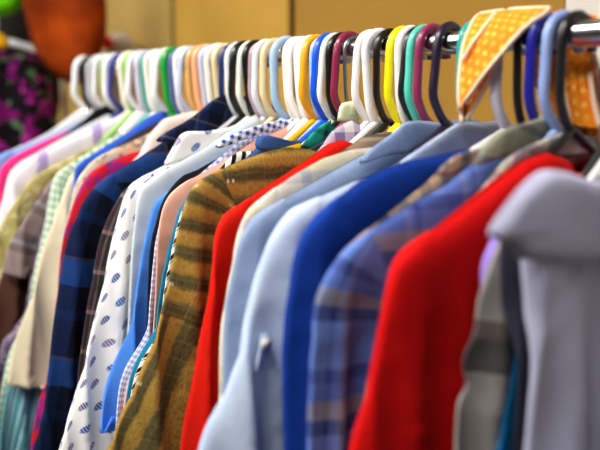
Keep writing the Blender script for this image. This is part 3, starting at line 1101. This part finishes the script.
back = [
    [px_loc(538, 12, -.006), px_loc(560, 12, -.012), px_loc(580, 14, -.014), px_loc(600, 16, -.014)],
    [px_loc(535, 40, ub), px_loc(555, 38, ub), px_loc(576, 38, ub - .006), px_loc(592, 38, ub - .004)],
    [px_loc(533, 75, ub - .006), px_loc(550, 78, ub + .002), px_loc(572, 76, ub - .012), px_loc(598, 72, ub - .004)],
    [px_loc(545, 110, ub - .008), px_loc(560, 112, ub + .002), px_loc(580, 112, ub - .012), px_loc(600, 108, ub - .006)],
    [px_loc(552, 150, ub - .010), px_loc(566, 154, ub), px_loc(584, 154, ub - .010), px_loc(600, 148, ub - .008)],
]
sheet('back_flap', back, M_ORANGE, hem=['r', 'bot'])
fold = [
    [px_loc(560, 62, ub + .012), px_loc(568, 62, ub + .012), px_loc(580, 66, ub + .012), px_loc(590, 72, ub + .012)],
    [px_loc(565, 88, ub + .012), px_loc(574, 92, ub + .014), px_loc(584, 96, ub + .014), px_loc(594, 102, ub + .012)],
    [px_loc(572, 124, ub + .010), px_loc(580, 126, ub + .012), px_loc(590, 128, ub + .012), px_loc(600, 128, ub + .010)],
]
sheet('back_fold', fold, M_ORANGE, hem=['l', 'r'])

# ------------------------------------------------------------------ things beyond the end of the rail
rail2_z = 2.02
bk_rz = math.radians(8)
Y2 = 2.62
c2 = at(40, 60, Y2)
rk = empty('garment_rack', (c2.x - .1, c2.y + .02, 0), bk_rz)
tag(rk, 'second garment rack in the far left corner, carrying the dark floral dress and rust bag', 'rack')
bm = bmesh.new()
tube(bm, [Vector((-.55, 0, rail2_z)), Vector((.38, 0, rail2_z))], .012, 12, up=Vector((0, 0, 1)))
mesh_obj('rail', bm, CHROME, rk)
for xx in (-.55, at(61, 100, Y2).x - rk.location.x):
    bm = bmesh.new()
    tube(bm, [Vector((xx, 0, .03)), Vector((xx, 0, rail2_z + .01))], .012, 12)
    mesh_obj('upright', bm, plastic('b8a078', .5), rk)
    bm = bmesh.new()
    tube(bm, [Vector((xx, -.2, .018)), Vector((xx, .2, .018))], .018, 12)
    mesh_obj('foot', bm, CHROME, rk)


def local_poly(o, pts, Y):
    inv = (Matrix.Translation(o.location) @ Matrix.Rotation(o.rotation_euler.z, 4, 'Z')).inverted()
    out = []
    for x, y in pts:
        q = inv @ at(x, y, Y)
        out.append((q.x, q.z))
    return out


c = empty('coat', at(24, 10, Y2 + .06), bk_rz)
tag(c, 'charcoal coat on the far left rack, behind the floral dress', 'coat')
poly = local_poly(c, [(-50, 26), (-20, -8), (10, -18), (40, -10), (60, 20), (62, 80), (56, 160), (58, 400), (-70, 400), (-60, 160)], Y2 + .06)
mesh_obj('coat_body', pillow(poly, 0, .03, lambda u, z: .008 * math.sin(u * 50), rings=10), cloth('22201e', .2), c)
tp = local_poly(c, [(8, -16)], Y2 + .06)[0]
hz = rail2_z - c.location.z
bm = bmesh.new()
tube(bm, smooth_path([Vector((tp[0], 0, tp[1] - .02)), Vector((tp[0], -.01, hz - .02)), Vector((tp[0], -.05, hz + .016)), Vector((tp[0], -.085, hz - .004))], .01), .004, 8, up=Vector((1, 0, 0)))
mesh_obj('hanging_loop', bm, cloth('22201e', .2), c)

M_FLORAL = blotch('black_floral', '0f0b10', [('4a6a48', 1.2, .60), ('6c0c5c', .8, .57), ('94207f', .8, .63), ('500c40', 1.5, .65)], 21, coord='Object')
d = empty('dress', at(0, 62, Y2 - .12), bk_rz)
tag(d, 'black dress with magenta flowers hanging at the far left', 'dress')
poly = local_poly(d, [(-70, 66), (-40, 48), (-14, 44), (8, 46), (30, 54), (44, 66), (51, 90), (56, 120), (60, 160), (66, 260), (74, 400), (-110, 400), (-96, 160)], Y2 - .12)
bm = pillow(poly, 0, .07, lambda u, z: .014 * math.sin(u * 60 + z * 3), rings=14)
mesh_obj('bodice_and_skirt', bm, M_FLORAL, d)
hz = rail2_z - d.location.z
dh = empty('clothes_hanger', d.location, bk_rz)
tag(dh, 'white plastic hanger at the shoulders of the black floral dress, far left', 'hanger')
dp = local_poly(dh, [(-4, 48)], Y2 - .12)[0]
bm = bmesh.new()
tube(bm, smooth_path([Vector((dp[0] - .015, .12, hz + .012)), Vector((dp[0] - .006, .125, hz + .024)), Vector((dp[0] + .004, .12, hz + .024)), Vector((dp[0] + .014, .115, hz + .006)),
                      Vector((dp[0] + .008, .07, hz - .12)), Vector((dp[0], .005, dp[1] + .02))], .008), .005)
mesh_obj('hook', bm, plastic('e4e6ea'), dh)
q1, q2 = local_poly(dh, [(-46, 58), (40, 56)], Y2 - .12)
bm = bmesh.new()
tube(bm, smooth_path([Vector((q1[0], 0, q1[1])), Vector((dp[0], .0, dp[1] + .02)), Vector((q2[0], 0, q2[1] + .016))], .01), .011)
mesh_obj('shoulder_bar', bm, plastic('e4e6ea'), dh)

YB = Y2 - .22
b = empty('shoulder_bag', at(66, 84, YB), bk_rz)
tag(b, 'rust orange suede shoulder bag with a rounded bottom, hanging in front of the dark dress', 'bag')
poly = local_poly(b, [(18, -55), (20, -20), (24, 5), (29, 28), (36, 50), (48, 68), (62, 80), (76, 84), (90, 76), (99, 58), (105, 36), (106, 10), (103, -15), (98, -55), (60, -66)], YB)


def suede():
    s = NT('rust_suede')
    t = s.new('ShaderNodeTexCoord')
    n = s.noise(t.outputs['Object'], 9, 3)
    k = s.ramp(n, [(0.3, 'ac440c'), (0.52, '843008'), (0.72, '5c2006')], 'LINEAR')
    return s.finish(k, .95, .1, s.noise(t.outputs['Object'], 300, 2), .3, .002)


RUST = suede()
bm = pillow(poly, 0, .05, lambda u, z: .012 * math.sin(u * 42 + 1.2 + z * 6), rings=10)
mesh_obj('bag_body', bm, RUST, b)
top = local_poly(b, [(60, -62)], YB)[0]
hz = rail2_z - b.location.z
bm = bmesh.new()
S = [Vector((top[0] - .07, 0, top[1] - .01)), Vector((top[0] - .05, .08, hz - .06)), Vector((top[0] - .02, .20, hz + .012)), Vector((top[0] + .03, .215, hz + .014)),
     Vector((top[0] + .05, .08, hz - .06)), Vector((top[0] + .07, 0, top[1] - .01))]
tube(bm, smooth_path(S, .01), .010, 10, up=Vector((1, 0, 0)))
mesh_obj('strap', bm, RUST, b)

g = empty('knit_hat', at(4, 14, YB), bk_rz)
tag(g, 'lime green knit hat in the top left corner', 'hat')
poly = local_poly(g, [(-22, 0), (-20, -22), (-4, -34), (14, -30), (22, -14), (23, 2), (16, 12), (2, 16), (-12, 12)], YB)
mesh_obj('crown', pillow(poly, 0, .05), cloth('66d40c', .1), g)
bm = bmesh.new()
tp = local_poly(g, [(0, -33)], YB)[0]
hz = rail2_z - g.location.z
tube(bm, smooth_path([Vector((tp[0], 0, tp[1] - .01)), Vector((tp[0], .08, hz - .05)), Vector((tp[0], .215, hz + .014)), Vector((tp[0], .235, hz - .01))], .01), .004, 8, up=Vector((1, 0, 0)))
mesh_obj('hanging_loop', bm, cloth('66d40c', .1), g)

g = empty('scarf', at(0, 44, YB), bk_rz)
tag(g, 'mustard yellow scrap of scarf below the lime green hat', 'scarf')
poly = local_poly(g, [(-14, 30), (0, 33), (7, 38), (9, 46), (2, 50), (-10, 52), (-18, 44)], YB)
mesh_obj('scarf_cloth', pillow(poly, 0, .02), cloth('d8a00c', .1), g)
bm = bmesh.new()
tp = local_poly(g, [(-8, 34)], YB)[0]
hz = rail2_z - g.location.z
tube(bm, smooth_path([Vector((tp[0], 0, tp[1] - .01)), Vector((tp[0], .08, hz - .05)), Vector((tp[0], .215, hz + .014)), Vector((tp[0], .235, hz - .01))], .01), .003, 8, up=Vector((1, 0, 0)))
mesh_obj('cord', bm, cloth('d8a00c', .1), g)

# a low shelf unit beyond the rail with a white and red bundle on its top
YS = 2.75
sx = at(118, 50, YS)
sh = empty('shelf_unit', (sx.x + .02, sx.y, 0), bk_rz)
tag(sh, 'narrow pale shelf unit behind the far hangers', 'shelf')
bm = bmesh.new()
box(bm, (0, 0, (sx.z - .02) / 2), (.10, .18, sx.z - .02), .006)
mesh_obj('carcass', bm, board('b8a888', 'a89678'), sh, False)
bm = bmesh.new()
box(bm, (0, 0, sx.z - .01), (.11, .19, .02), .004)
mesh_obj('top_board', bm, board('c8b898', 'b8a684'), sh, False)
g = empty('folded_cloth', (sx.x, sx.y - .02, sx.z), bk_rz)
tag(g, 'folded white cloth on the shelf beside the rust bag', 'cloth')
poly = local_poly(g, [(106, 50), (108, 39), (118, 33), (128, 35), (134, 41), (136, 50), (120, 51)], YS)
mesh_obj('folded_layers', pillow([(u, max(.004, z)) for u, z in poly], 0, .05), cloth('e6dcd4', .05), g)
g = empty('small_pouch', (sx.x - .05, sx.y - .09, sx.z), bk_rz)
tag(g, 'small bright red pouch in front of the folded white cloth', 'pouch')
poly = local_poly(g, [(102, 52), (103, 42), (107, 35), (111, 38), (113, 52)], YS - .09)
mesh_obj('pouch_body', pillow([(u, max(.002, z)) for u, z in poly], 0, .018), cloth('d81c10', .05), g)

# ------------------------------------------------------------------ room
Q = .46                                    # wall behind the rail


def wall_t(px, q):
    lo, hi = -2, 8
    for _ in range(60):
        m = (lo + hi) / 2
        if proj_x(pt(m, -q, 0)) > px:
            lo = m
        else:
            hi = m
    return lo


def rail_box(name, t0, t1, u0, u1, z0, z1, mat, bevel=0.0):
    """a box set out along the rail's direction, its origin at its own base"""
    o_loc = pt((t0 + t1) / 2, (u0 + u1) / 2, 0)
    o_loc.z = z0
    bm = bmesh.new()
    box(bm, (0, 0, (z1 - z0) / 2), (u1 - u0, t1 - t0, z1 - z0), bevel)
    o = mesh_obj(name, bm, mat, None, False)
    o.location = o_loc
    o.rotation_euler = (0, 0, RZ)
    return o


tA, tB, tC = wall_t(562, Q), wall_t(291, Q), wall_t(173, Q)
tEnd = 4.1
WALLW = board('dcd6cc', 'd2ccc2')
tag(rail_box('wall_back', -2.2, tEnd, -Q - .20, -Q - .020, 0, 2.7, board('2a1d0a', '221808')), kind='structure')
gap = .014
PL = [
    (tA, tB - gap, 'a47c30', '9a722a', 'tan wall panel behind the middle and right hangers, between the white panel and the dark seam'),
    (tB + gap, tC - gap, 'c29840', 'b88e3a', 'golden tan wall panel between the two dark seams'),
    (tC + gap, 3.3, 'bea05c', 'b49650', 'paler tan wall panel above the far left hangers'),
]
for a, c, k1, k2, lab in PL:
    o = rail_box('wall_panel', a, c, -Q - .014, -Q, .06, 2.5, board(k1, k2), .003)
    tag(o, lab, 'panel', 'tan panels along the wall')
o = rail_box('wall_panel', -1.9, tA - .004, -Q - .014, -Q + .004, .06, 2.5, WALLW, .003)
tag(o, 'white wall panel at the top right corner', 'panel')
tag(rail_box('wall_left', tEnd, tEnd + .15, -Q - .2, 3.0, 0, 2.7, board('9a8458', '8c784c')), kind='structure')


def floor_mat():
    s = NT('vinyl_floor')
    t = s.new('ShaderNodeTexCoord')
    x = s.new('ShaderNodeSeparateXYZ')
    s.link(t.outputs['Object'], x.inputs[0])
    m = s.math('MAXIMUM', s.math('LESS_THAN', s.math('FRACT', s.math('DIVIDE', x.outputs[0], .305)), .012),
               s.math('LESS_THAN', s.math('FRACT', s.math('DIVIDE', x.outputs[1], .305)), .012))
    n = s.noise(t.outputs['Object'], 22, 4)
    k = s.mix(n, lin('5c564c'), lin('6a6356'))
    return s.finish(s.mix(m, k, lin('3c382f')), .5, .3)


tag(rail_box('floor', -2.2, tEnd + .15, -Q - .2, 3.0, -.1, 0, floor_mat()), kind='structure')
tag(rail_box('ceiling', -2.2, tEnd + .15, -Q - .2, 3.0, 2.7, 2.8, board('e8e6e0', 'dedcd6')), kind='structure')


def lamp_mat():
    s = NT('lamp_diffuser')
    t = s.new('ShaderNodeTexCoord')
    n = s.noise(t.outputs['Object'], 3, 1)
    k = s.mix(n, (1, .97, .92, 1), (1, .96, .9, 1))
    s.link(k, s.b.inputs['Emission Color'])
    s.b.inputs['Emission Strength'].default_value = LAMP
    return s.finish((.9, .9, .88, 1), .5, .3)


LAMP = 36.0
LM = lamp_mat()
for n_, (tt, uu, lab) in enumerate(((-.08, 1.0, 'fluorescent ceiling light nearest the white panel'), (1.2, 1.0, 'fluorescent ceiling light over the middle of the aisle'),
                                    (3.0, .9, 'fluorescent ceiling light towards the far end'), (.7, 2.4, 'fluorescent ceiling light out over the open floor'))):
    P = pt(tt, uu, 0)
    P.z = 2.70
    L = empty('ceiling_light', P, RZ)
    tag(L, lab, 'ceiling light', 'fluorescent ceiling lights')
    bm = bmesh.new()
    box(bm, (0, 0, -.03), (.34, 1.24, .06), .004)
    mesh_obj('housing', bm, plastic('e6e6e4'), L, False)
    bm = bmesh.new()
    box(bm, (0, 0, -.066), (.28, 1.18, .012), .003)
    mesh_obj('diffuser', bm, LM, L, False)

# ------------------------------------------------------------------ world, camera, view
w = bpy.data.worlds.new('World')
SC.world = w
w.use_nodes = True
w.node_tree.nodes['Background'].inputs[0].default_value = (.92, .95, 1.0, 1)
w.node_tree.nodes['Background'].inputs[1].default_value = .04

cam = bpy.data.cameras.new('Camera')
cam.sensor_width = 36
cam.lens = F / 600 * 36
cam.clip_start = .02
cam.dof.use_dof = True
cam.dof.focus_distance = 1.08
cam.dof.aperture_fstop = 2.6
co = bpy.data.objects.new('Camera', cam)
co.location = (0, 0, EYE)
co.rotation_euler = (math.pi / 2 - PITCH, 0, 0)
COL.objects.link(co)
SC.camera = co
SC.view_settings.view_transform = 'Standard'
SC.view_settings.look = 'None'
SC.view_settings.gamma = 1
SC.view_settings.use_curve_mapping = False
SC.view_settings.exposure = 0.0
